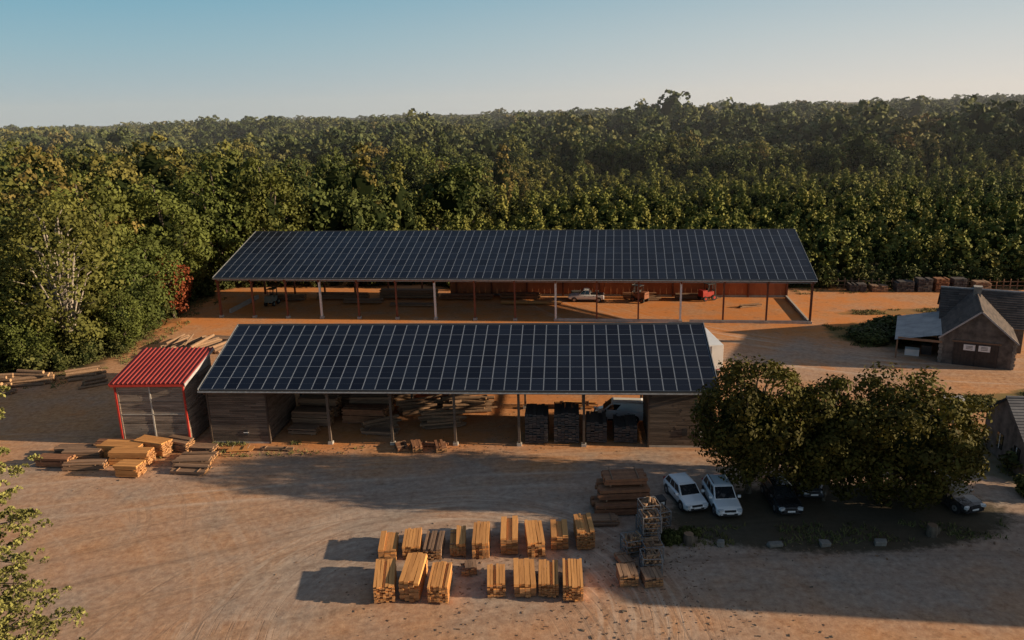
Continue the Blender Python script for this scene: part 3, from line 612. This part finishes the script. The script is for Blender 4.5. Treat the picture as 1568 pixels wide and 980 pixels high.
# ---------------------------------------------------------------- vehicles
def wheel(mb,x,y,r,side,w=.22):
    mb.tube([(x,y,r),(x,y+side*w,r)],[r,r],'tyre',20)
    mb.tube([(x,y+side*w*.9,r),(x,y+side*(w+.012),r)],[r*.62,r*.58],'rim',14)
    mb.tube([(x,y+side*w,r),(x,y+side*(w+.02),r)],[r*.16,r*.16],'plastic',8)
def loft(mb,st,mat,tt=.5):
    vs=[];fs=[];n=len(st[0])
    for r in st: vs+=r
    for i in range(len(st)-1):
        for k in range(n-1): fs.append((i*n+k,(i+1)*n+k,(i+1)*n+k+1,i*n+k+1))
    fs.append(tuple(range(n))); fs.append(tuple(reversed(range((len(st)-1)*n,len(st)*n))))
    mb.add(vs,fs,mat,tt)
def vehicle(name,loc,ang,Lg,W,H,kind,paint):
    e=empty(name,(loc[0],loc[1],0),ang); h=W/2; r=.33 if kind!='suv' else .36
    if kind in('hatch','suv'):
        belt=.60*H if kind=='suv' else .62*H; hood=belt*.93
        pro=[(-.5,.55*belt,.84*belt,.86),(-.49,.35*belt,belt*.98,.93),(-.40,.26*belt,belt*1.02,1),(0,.24*belt,belt,1),(.2,.24*belt,belt*.99,1),(.30,.24*belt,hood,1),(.42,.26*belt,hood*.93,.97),(.475,.3*belt,hood*.82,.90),(.5,.4*belt,hood*.62,.80)]
        cab=(-.465,.235,-.36,.06,belt*.97,H)
    elif kind=='van':
        belt=.62*H; hood=belt*.88
        pro=[(-.5,.25*belt,belt,.97),(-.49,.22*belt,belt,1),(.2,.22*belt,belt,1),(.33,.22*belt,hood*.98,1),(.44,.24*belt,hood*.85,.96),(.49,.3*belt,hood*.7,.88),(.5,.4*belt,hood*.55,.82)]
        cab=(-.497,.32,-.485,.14,belt*.97,H)
    else:
        belt=.60*H; hood=belt*.97
        pro=[(-.5,.38*belt,belt*.95,.96),(-.49,.36*belt,belt,1),(.2,.34*belt,belt,1),(.3,.34*belt,hood,1),(.44,.36*belt,hood*.93,.97),(.49,.4*belt,hood*.8,.92),(.5,.45*belt,hood*.65,.86)]
        cab=(-.12,.22,-.07,.08,belt*.97,H)
    mb=MB(); st=[]
    for (fx,zb,zt,wf) in pro:
        w=h*wf; x=fx*Lg; zm=(zb+zt)/2
        st.append([(x,-w*.86,zb),(x,-w*.98,zb+.1),(x,-w,zm),(x,-w*.97,zt-.10),(x,-w*.88,zt-.02),(x,0,zt+.03),(x,w*.88,zt-.02),(x,w*.97,zt-.10),(x,w,zm),(x,w*.98,zb+.1),(x,w*.86,zb)])
    loft(mb,st,paint)
    xa,xb,ra,rb,zb,zt=cab; wb=h*.9; wr=h*(.72 if kind!='van' else .82)
    B=[(xa*Lg,-wb,zb),(xb*Lg,-wb*.94,zb),(xb*Lg,wb*.94,zb),(xa*Lg,wb,zb)]
    T=[(ra*Lg,-wr,zt-.05),(rb*Lg,-wr,zt-.05),(rb*Lg,wr,zt-.05),(ra*Lg,wr,zt-.05)]
    mb.add(B+T+[(ra*Lg+.15,-wr*.8,zt),(rb*Lg-.15,-wr*.8,zt),(rb*Lg-.15,wr*.8,zt),(ra*Lg+.15,wr*.8,zt)],[(0,1,5,4),(1,2,6,5),(2,3,7,6),(3,0,4,7),(4,5,9,8),(5,6,10,9),(6,7,11,10),(7,4,8,11),(8,9,10,11)],paint,.5)
    mb.obj('body',parent=e,bevel=.035)
    g=MB()
    g.inset([B[1],B[2],T[2],T[1]],.05,.07,.012,'glass')
    if kind!='van': g.inset([B[3],B[0],T[0],T[3]],.10,.14,.012,'glass')
    for q,sg in (([B[0],B[1],T[1],T[0]],1),([B[2],B[3],T[3],T[2]],-1)):
        a,b_,c,d=[Vector(p) for p in q]
        def sub(u0,u1): return [a.lerp(b_,u0),a.lerp(b_,u1),d.lerp(c,u1),d.lerp(c,u0)]
        if kind=='van': rngs=[(.66,.97)] if sg==1 else [(.03,.34)]
        elif kind=='pickup': rngs=[(.04,.5),(.5,.96)]
        else: rngs=[(.04,.34),(.34,.64),(.64,.95)]
        for u0,u1 in rngs: g.inset(sub(u0,u1),.05,.13,.012,'glass')
    g.obj('windows',parent=e)
    wm=MB()
    fx=Lg*.5-.82; bx=-Lg*.5+.78
    for x in (fx,bx):
        for sg in(-1,1):
            wheel(wm,x,sg*(h-.2),r,sg,.2)
            wm.tube([(x,sg*(h-.3),r+.03),(x,sg*(h+.004),r+.03)],[r*1.2,r*1.2],'plastic',20)
    wm.obj('wheels',parent=e)
    d=MB(); f=Lg*.5
    zl=hood*.76
    for sg in(-1,1):
        d.box((f*.955,sg*h*.70,zl),(.22,.34,.16),'lamp',-sg*.45); d.box((-f*.985,sg*h*.80,belt*.86),(.10,.18,.34),'tail')
        d.box((xb*Lg-.25,sg*(h+.08),belt+.06),(.14,.2,.15),paint if kind!='van' else 'plastic')
        d.box((f*.97,sg*h*.6,belt*.38),(.12,.3,.1),'plastic')
        d.box((0,sg*(h*1.0),.3),(Lg*.42,.05,.14),'plastic')
        for q in (.04,-.2): d.box((Lg*q,sg*(h+.008),belt*.82),(.16,.03,.03),'plastic')
    d.box((f*.985,0,zl*.95),(.06,W*.42,.14),'plastic'); d.box((f*.985,0,belt*.42),(.08,W*.55,.18),'plastic'); d.box((f*1.0+.01,0,belt*.52),(.02,.5,.11),'white'); d.box((-f-.005,0,belt*.62),(.02,.5,.11),'white')
    d.box((-f*.98,0,belt*.33),(.1,W*.86,.16),'plastic')
    if kind=='pickup':
        d.box((-.30*Lg,0,belt*1.0+.02),(Lg*.33,W*.8,.02),'plastic'); d.box((-.30*Lg,0,belt+.25),(Lg*.1,W*.3,.4),'darkpack')
    if kind=='suv':
        for sg in(-1,1): d.beam((ra*Lg+.2,sg*wr*.92,zt+.05),(rb*Lg-.2,sg*wr*.92,zt+.05),.04,.04,'plastic')
    d.obj('trim',parent=e)
    return e
vehicle('white_hatchback_car',(11.95,49.7),R(-90)+.2,4.1,1.78,1.47,'hatch','carwhite')
vehicle('white_suv_car',(14.3,48.9),R(-90)+.02,4.3,1.82,1.66,'suv','carwhite')
vehicle('dark_car',(18.5,49.0),R(-90),4.2,1.78,1.45,'hatch','carblack')
vehicle('grey_car',(21.0,51.2),R(-90)-.05,4.2,1.78,1.5,'hatch','cargrey')
vehicle('black_suv_car',(30.1,48.6),R(-90)+.25,4.4,1.84,1.65,'suv','carblack')
x,y=loc1(35.3,6.6); vehicle('white_delivery_van',(x,y),R(172),4.4,1.82,1.85,'van','carwhite')
x,y=loc2(50.8,11.8); vehicle('white_pickup_truck',(x,y),R(172),5.1,1.85,1.8,'pickup','carwhite')
e=empty('white_box_trailer',(19.9,77.6,0),.03); mb=MB(); mb.box((0,0,2.4),(2.4,6.5,2.7),'white')
for k in np.arange(-3,3.1,.6): 
    for sg in(-1,1): mb.box((sg*1.21,k,2.4),(.03,.05,2.6),'fibro')
mb.box((0,-3.27,2.4),(.04,.03,2.5),'plastic'); mb.box((0,0,.95),(2.3,6.4,.18),'plastic'); mb.box((-.8,-3.28,1.2),(.4,.03,.1),'tail'); mb.box((.8,-3.28,1.2),(.4,.03,.1),'tail')
mb.obj('box_body',parent=e,bevel=.02); mb=MB()
for yy in(-1.9,-1.0,2.):
    for sg in(-1,1): mb.tube([(sg*.9,yy,.45),(sg*1.18,yy,.45)],[.45,.45],'tyre',18)
mb.obj('wheels',parent=e)
def loader(name,loc,ang,pm):
    e=empty(name,(*loc,0),ang); mb=MB()
    mb.box((-.4,0,.95),(1.9,1.2,.7),pm); mb.box((-.95,0,1.35),(.8,1.1,.4),pm)
    for a in(-.35,.55):
        for c in(-.5,.5): mb.box((a,c,1.8),(.07,.07,1.1),'plastic')
    mb.box((.1,0,2.38),(1.2,1.2,.08),'plastic'); mb.box((0,0,1.2),(.5,.5,.2),'plastic'); mb.box((-.2,0,1.5),(.12,.45,.5),'plastic')
    for c in(-.35,.35): mb.box((.95,c,1.3),(.1,.1,2.5),'plastic'); mb.box((1.5,c,.15),(1.1,.12,.06),'plastic')
    for z in(.5,1.4,2.4): mb.box((.95,0,z),(.08,.8,.12),'plastic')
    mb.obj('body',parent=e,bevel=.02); mb=MB()
    for a,r in((.55,.42),(-.95,.36)):
        for c in(-1,1): mb.tube([(a,c*.5,r),(a,c*.75,r)],[r,r],'tyre',16); mb.tube([(a,c*.74,r),(a,c*.77,r)],[r*.5,r*.5],pm,12)
    mb.obj('wheels',parent=e)
x,y=loc2(68.2,13.0); loader('red_forklift',(x,y),.4,'machred')
x,y=loc2(58.3,11.6); loader('rusty_forklift',(x,y),2.4,'machor')
x,y=loc2(4.5,8); loader('grey_forklift',(x,y),1.4,'greycab')

# ---------------------------------------------------------------- farm buildings at the right
ang=math.atan2(-3.0,5.8)
e=empty('stone_farmhouse',(45.3,78.2,0),ang); W=6.6; D=12.5; he=3.0; hr=5.9
w=MB()
w.poly([(0,0,0),(W,0,0),(W,0,he),(W/2,0,hr),(0,0,he)],'stone'); w.poly([(W,D,0),(0,D,0),(0,D,he),(W/2,D,hr),(W,D,he)],'stone')
w.poly([(0,D,0),(0,0,0),(0,0,he),(0,D,he)],'stone'); w.poly([(W,0,0),(W,D,0),(W,D,he),(W,0,he)],'stone')
for k in range(9):
    for sx in (.0,W): w.box((sx,-.01,.2+k*.33),(.42 if k%2 else .28,.06,.3),'stoneblk')
w.obj('walls',parent=e)
def tileroof(mb,a,b,c,d,mat,n=16,lift=.05):
    a,b,c,d=[Vector(p) for p in(a,b,c,d)]; nn=(b-a).cross(d-a).normalized()
    for i in range(n):
        u0=i/n;u1=(i+1)/n+.01
        q=[a.lerp(d,u0)+nn*lift,b.lerp(c,u0)+nn*lift,b.lerp(c,u1),a.lerp(d,u1)]
        lo=[q[0]-nn*(lift+.06),q[1]-nn*(lift+.06)]
        m_=9
        for k in range(m_):
            f0=k/m_;f1=(k+1)/m_; 
            mb.add([q[0].lerp(q[1],f0),q[0].lerp(q[1],f1),q[3].lerp(q[2],f1),q[3].lerp(q[2],f0),lo[0].lerp(lo[1],f0),lo[0].lerp(lo[1],f1)],[(0,1,2,3),(4,5,1,0)],mat)
w=MB(); tileroof(w,(-.3,D+.2,he-.2),(-.3,-.25,he-.2),(W/2,-.25,hr+.05),(W/2,D+.2,hr+.05),'tile'); tileroof(w,(W+.3,-.25,he-.2),(W+.3,D+.2,he-.2),(W/2,D+.2,hr+.05),(W/2,-.25,hr+.05),'tile')
w.tube([(W/2,-.25,hr+.08),(W/2,D+.2,hr+.08)],[.13,.13],'tile',8)
w.beam((-.3,-.3,he-.2),(W/2,-.3,hr+.02),.06,.16,'fibro'); w.beam((W+.3,-.3,he-.2),(W/2,-.3,hr+.02),.06,.16,'fibro')
w.box((W/2,8.2,hr+.3),(.7,.7,1.1),'stoneblk'); w.box((W/2,8.2,hr+.9),(.85,.85,.12),'conc')
w.obj('roof',parent=e)
w=MB(); w.box((3.2,-.04,1.25),(4.0,.08,2.5),'door'); w.box((3.2,-.09,1.25),(.06,.03,2.5),'plastic'); w.box((3.2,-.05,2.58),(4.4,.12,.16),'oldlum')
for k in np.arange(1.3,5.2,.3): w.box((k,-.085,1.25),(.02,.02,2.4),'plastic')
w.box((2.6,-.12,2.0),(1.05,.04,.62),'white'); w.box((3.95,-.12,2.0),(1.05,.04,.62),'white')
for cx in(2.6,3.95):
    for kz in(1.87,2.02,2.15): w.box((cx,-.145,kz),(.6,.008,.05),'plastic')
w.obj('doors_and_signs',parent=e)
w=MB()
tileroof(w,(-4.4,10.5,2.1),(-4.4,-.2,2.1),(-.02,-.2,3.1),(-.02,10.5,3.1),'fibro',n=5,lift=.03)
for yy in(.1,3.5,7,10.3): w.box((-4.15,yy,1.05),(.16,.16,2.1),'oldlum')
boardwall(w,(-4.2,10.3),(-4.2,3.4),.1,2.0,.2,'darkboard',1); boardwall(w,(-.1,10.3),(-4.2,10.3),.1,2.2,.2,'darkboard',1)
w.box((-2,0,2.3),(4.2,.1,.25),'oldlum'); w.box((-2.6,2,.35),(1.4,1,.7),'white'); w.box((-1.2,3,.5),(1,1,1),'darkpack')
w.obj('lean_to',parent=e)
e=empty('stone_barn_wing',(55.5,80.5,0),ang+R(90)); w=MB(); W=9;D=8;he=2.9;hr=5.8
w.poly([(0,0,0),(W,0,0),(W,0,he),(W/2,0,hr),(0,0,he)],'stone'); w.poly([(W,D,0),(0,D,0),(0,D,he),(W/2,D,hr),(W,D,he)],'stone'); w.poly([(0,D,0),(0,0,0),(0,0,he),(0,D,he)],'stone'); w.poly([(W,0,0),(W,D,0),(W,D,he),(W,0,he)],'stone')
w.obj('walls',parent=e); w=MB(); tileroof(w,(-.3,D+.2,he-.2),(-.3,-.25,he-.2),(W/2,-.25,hr+.05),(W/2,D+.2,hr+.05),'tile'); tileroof(w,(W+.3,-.25,he-.2),(W+.3,D+.2,he-.2),(W/2,D+.2,hr+.05),(W/2,-.25,hr+.05),'tile'); w.tube([(W/2,-.25,hr+.08),(W/2,D+.2,hr+.08)],[.12,.12],'fibro',8); w.obj('roof',parent=e)
def gable(name,loc,ang,W,D,he,hr,roofm,wall='stone'):
    e=empty(name,(*loc,0),ang); w=MB()
    w.poly([(0,0,0),(W,0,0),(W,0,he),(0,0,he)],wall); w.poly([(W,D,0),(0,D,0),(0,D,he),(W,D,he)],wall)
    w.poly([(0,D,0),(0,0,0),(0,0,he),(0,D/2,hr),(0,D,he)],wall); w.poly([(W,0,0),(W,D,0),(W,D,he),(W,D/2,hr),(W,0,he)],wall); w.obj('walls',parent=e)
    w=MB(); tileroof(w,(-.3,-.3,he-.15),(W+.3,-.3,he-.15),(W+.3,D/2,hr+.05),(-.3,D/2,hr+.05),roofm); tileroof(w,(W+.3,D+.3,he-.15),(-.3,D+.3,he-.15),(-.3,D/2,hr+.05),(W+.3,D/2,hr+.05),roofm)
    w.tube([(-.3,D/2,hr+.08),(W+.3,D/2,hr+.08)],[.12,.12],roofm,8); w.obj('roof',parent=e)
    w=MB()
    for k in np.arange(1.5,W-1,2.6): w.box((k,-.03,1.5),(.9,.06,1.2),'glass'); w.box((k,-.05,.85),(1.1,.14,.08),'conc'); w.box((k,-.06,1.5),(.05,.05,1.2),'white')
    for k in np.arange(1.2,D-1,2.6): w.box((-.03,k,1.5),(.06,.9,1.2),'glass'); w.box((-.06,k,1.5),(.05,.05,1.2),'white')
    w.obj('windows',parent=e)
gable('grey_roofed_cottage',(36.9,51.3),R(-8),8,6.5,3.0,5.2,'slate')
gable('unseen_shadow_hall',(44,32.8),R(-8),26,12.0,9.2,11.2,'slate','board')  # unseen hall added out of frame, its height set to cast the foreground shadow
mb=MB(); mb.box((0,0,1.0),(1.3,1.1,1.9),'greycab'); mb.box((0,0,2.03),(1.6,1.4,.1),'fibro',0,None,Matrix.Rotation(.08,4,'X')); mb.box((-.3,-.56,1.0),(.55,.03,1.6),'greyboard'); mb.box((.32,-.56,1.2),(.5,.03,.8),'glass'); mb.box((0,0,.05),(1.5,1.3,.1),'conc'); mb.box((-.66,0,1.2),(.03,.8,.9),'white')
mb.obj('utility_cabin',(38.0,62.6,0),-.3,bevel=.02)
def rock(x,y,w_,d_,h_,mat='stoneblk',name='stone_block'):
    mb=MB(); mb.box((0,0,h_/2-.02),(w_,d_,h_),mat)
    o=mb.obj(name,(x,y,0),random.uniform(-.3,.3),bevel=.06); 
    for v in o.data.vertices: v.co+=Vector((random.gauss(0,.04),random.gauss(0,.04),random.gauss(0,.03)))
for x,y,w_,d_,h_ in [(12.9,43.7,.45,.4,.4),(16.3,43.5,.9,.5,.3),(19.4,43.4,.7,.45,.35),(22.9,43.4,.7,.45,.35),(31.8,50,.6,.5,.4)]: rock(x,y,w_,d_,h_)
for x,y in [(10.9,44.0),(26.6,44.3)]:
    mb=MB(); mb.tube([(0,0,0),(0,0,.4),(0,0,.75)],[.32,.34,.3],'bark',12,cap='log'); mb.box((.4,.1,.2),(.5,.4,.4),'bark'); mb.obj('tree_stump',(x,y,0),.4)
mb=MB()
for k in range(34):
    x=48+k*.95; 
    mb.box((x,113.3-.14*(x-48)+.05*math.sin(k),.8),(.12,.12,1.6),'oldlum')
    mb.box((x+.47,113.3-.14*(x-48),1.2),(.95,.05,.12),'oldlum'); mb.box((x+.47,113.3-.14*(x-48),.6),(.95,.05,.12),'oldlum')
mb.obj('wooden_fence')
for i,(x,y,w_,l_,h_,mt) in enumerate([(51,111.5,2.4,1.6,1.0,'darkpack'),(54,111,2.2,1.6,.8,'oldlum'),(57.5,110.6,2.4,1.6,1.5,'darkpack'),(60.2,110.3,2,1.6,1.9,'darkpack'),(62.6,110.1,1.8,1.6,1.9,'redlum'),(65,109.8,1.8,1.6,1.9,'darkpack'),(68,109.2,2.2,1.6,1.5,'oldlum')]):
    stack(x,y,-.1,w_,l_,h_,mt,th=.2,pw=.3,endmat=mt)
mb=MB()
spots=[(-2,41.5,9,4,420),(8,42,3,5,350),(-30,58,6,3,300),(-8,60,18,1.6,450),(-50,79,8,3,250),(6,36,10,2.5,300),(-38,90,5,4,200),(2,66,14,4,250),(20,42.5,10,1.5,120)]
for cx,cy,sx,sy,n in spots:
    for i in range(n):
        x=random.gauss(cx,sx*.6);y=random.gauss(cy,sy*.6); s=random.uniform(.02,.07)*(1.6 if random.random()<.05 else 1)
        mb.box((x,y,.012+s*.12),(s*random.uniform(.8,3.2),s,s*.35),random.choice(['oldlum','oldlum','log','log','bark']),random.uniform(0,3.1))
mb.obj('wood_debris')

# light evening haze lying over the forest
m=bpy.data.materials.new('haze'); m.use_nodes=True; nt=m.node_tree; nt.nodes.clear()
vsn=nt.nodes.new('ShaderNodeVolumeScatter'); vsn.inputs['Color'].default_value=(.86,.93,1,1); vsn.inputs['Density'].default_value=.00024; vsn.inputs['Anisotropy'].default_value=.1
o_=nt.nodes.new('ShaderNodeOutputMaterial'); nt.links.new(vsn.outputs[0],o_.inputs['Volume'])
M['haze']=m
mb=MB(); mb.box((0,760,18),(2400,1200,70),'haze'); mb.obj('haze')

# ---------------------------------------------------------------- light, sky, camera
el=R(13.5); az=R(8.2)
sd=Vector((math.cos(el)*math.cos(az),-math.cos(el)*math.sin(az),math.sin(el)))
sun=bpy.data.lights.new('sun','SUN'); sun.energy=8.5; sun.angle=R(.55); sun.color=(1.0,.775,.52)
so=bpy.data.objects.new('sun',sun); root.objects.link(so); so.rotation_euler=(sd).to_track_quat('Z','Y').to_euler(); so.location=(60,-10,40)
w=bpy.data.worlds.new('World'); scn.world=w; w.use_nodes=True; nt=w.node_tree
bg=nt.nodes['Background']; sk=nt.nodes.new('ShaderNodeTexSky'); sk.sky_type='NISHITA'; sk.sun_disc=False
sk.sun_elevation=el; sk.sun_rotation=R(90)+az; sk.air_density=1.0; sk.dust_density=.6; sk.ozone_density=2; sk.altitude=100
tc=nt.nodes.new('ShaderNodeTexCoord'); s2=nt.nodes.new('ShaderNodeSeparateXYZ'); L(nt,tc.outputs['Generated'],s2.inputs[0])
cr=nt.nodes.new('ShaderNodeValToRGB'); L(nt,s2.outputs[2],cr.inputs[0]); el_=cr.color_ramp.elements
cols=[(0,(.41,.48,.515)),(.03,(.37,.47,.525)),(.08,(.28,.45,.53)),(.13,(.20,.41,.52)),(.3,(.075,.17,.28)),(1,(.028,.06,.125))]
while len(el_)<len(cols): el_.new(.5)
for q,(p,c) in zip(el_,cols): q.position=p; q.color=(*c,1)
azf=mrange(nt,s2.outputs[0],-.55,.75,0,1,True); hz=mrange(nt,s2.outputs[2],0,.16,1,.35)
warm=mixc(nt,mth(nt,'MULTIPLY',mth(nt,'MULTIPLY',azf,hz),.9),cr.outputs[0],(.80,.74,.69))
k10=nt.nodes.new('ShaderNodeVectorMath'); k10.operation='SCALE'; L(nt,warm,k10.inputs[0]); k10.inputs['Scale'].default_value=10.
fin=mixc(nt,.9,sk.outputs[0],k10.outputs[0])
L(nt,fin,bg.inputs[0]); bg.inputs[1].default_value=.1
cam=bpy.data.cameras.new('camera'); co=bpy.data.objects.new('camera',cam); root.objects.link(co); scn.camera=co
cam.sensor_width=36; cam.lens=36*1187/1568; cam.clip_end=9000; cam.clip_start=.3
co.location=(0,0,27)
co.rotation_mode='QUATERNION'
co.rotation_quaternion=(Matrix.Rotation(R(90)-.264,4,'X')@Matrix.Rotation(-.025,4,'Z')).to_quaternion()
scn.view_settings.view_transform='Standard'; scn.view_settings.look='None'; scn.view_settings.exposure=0
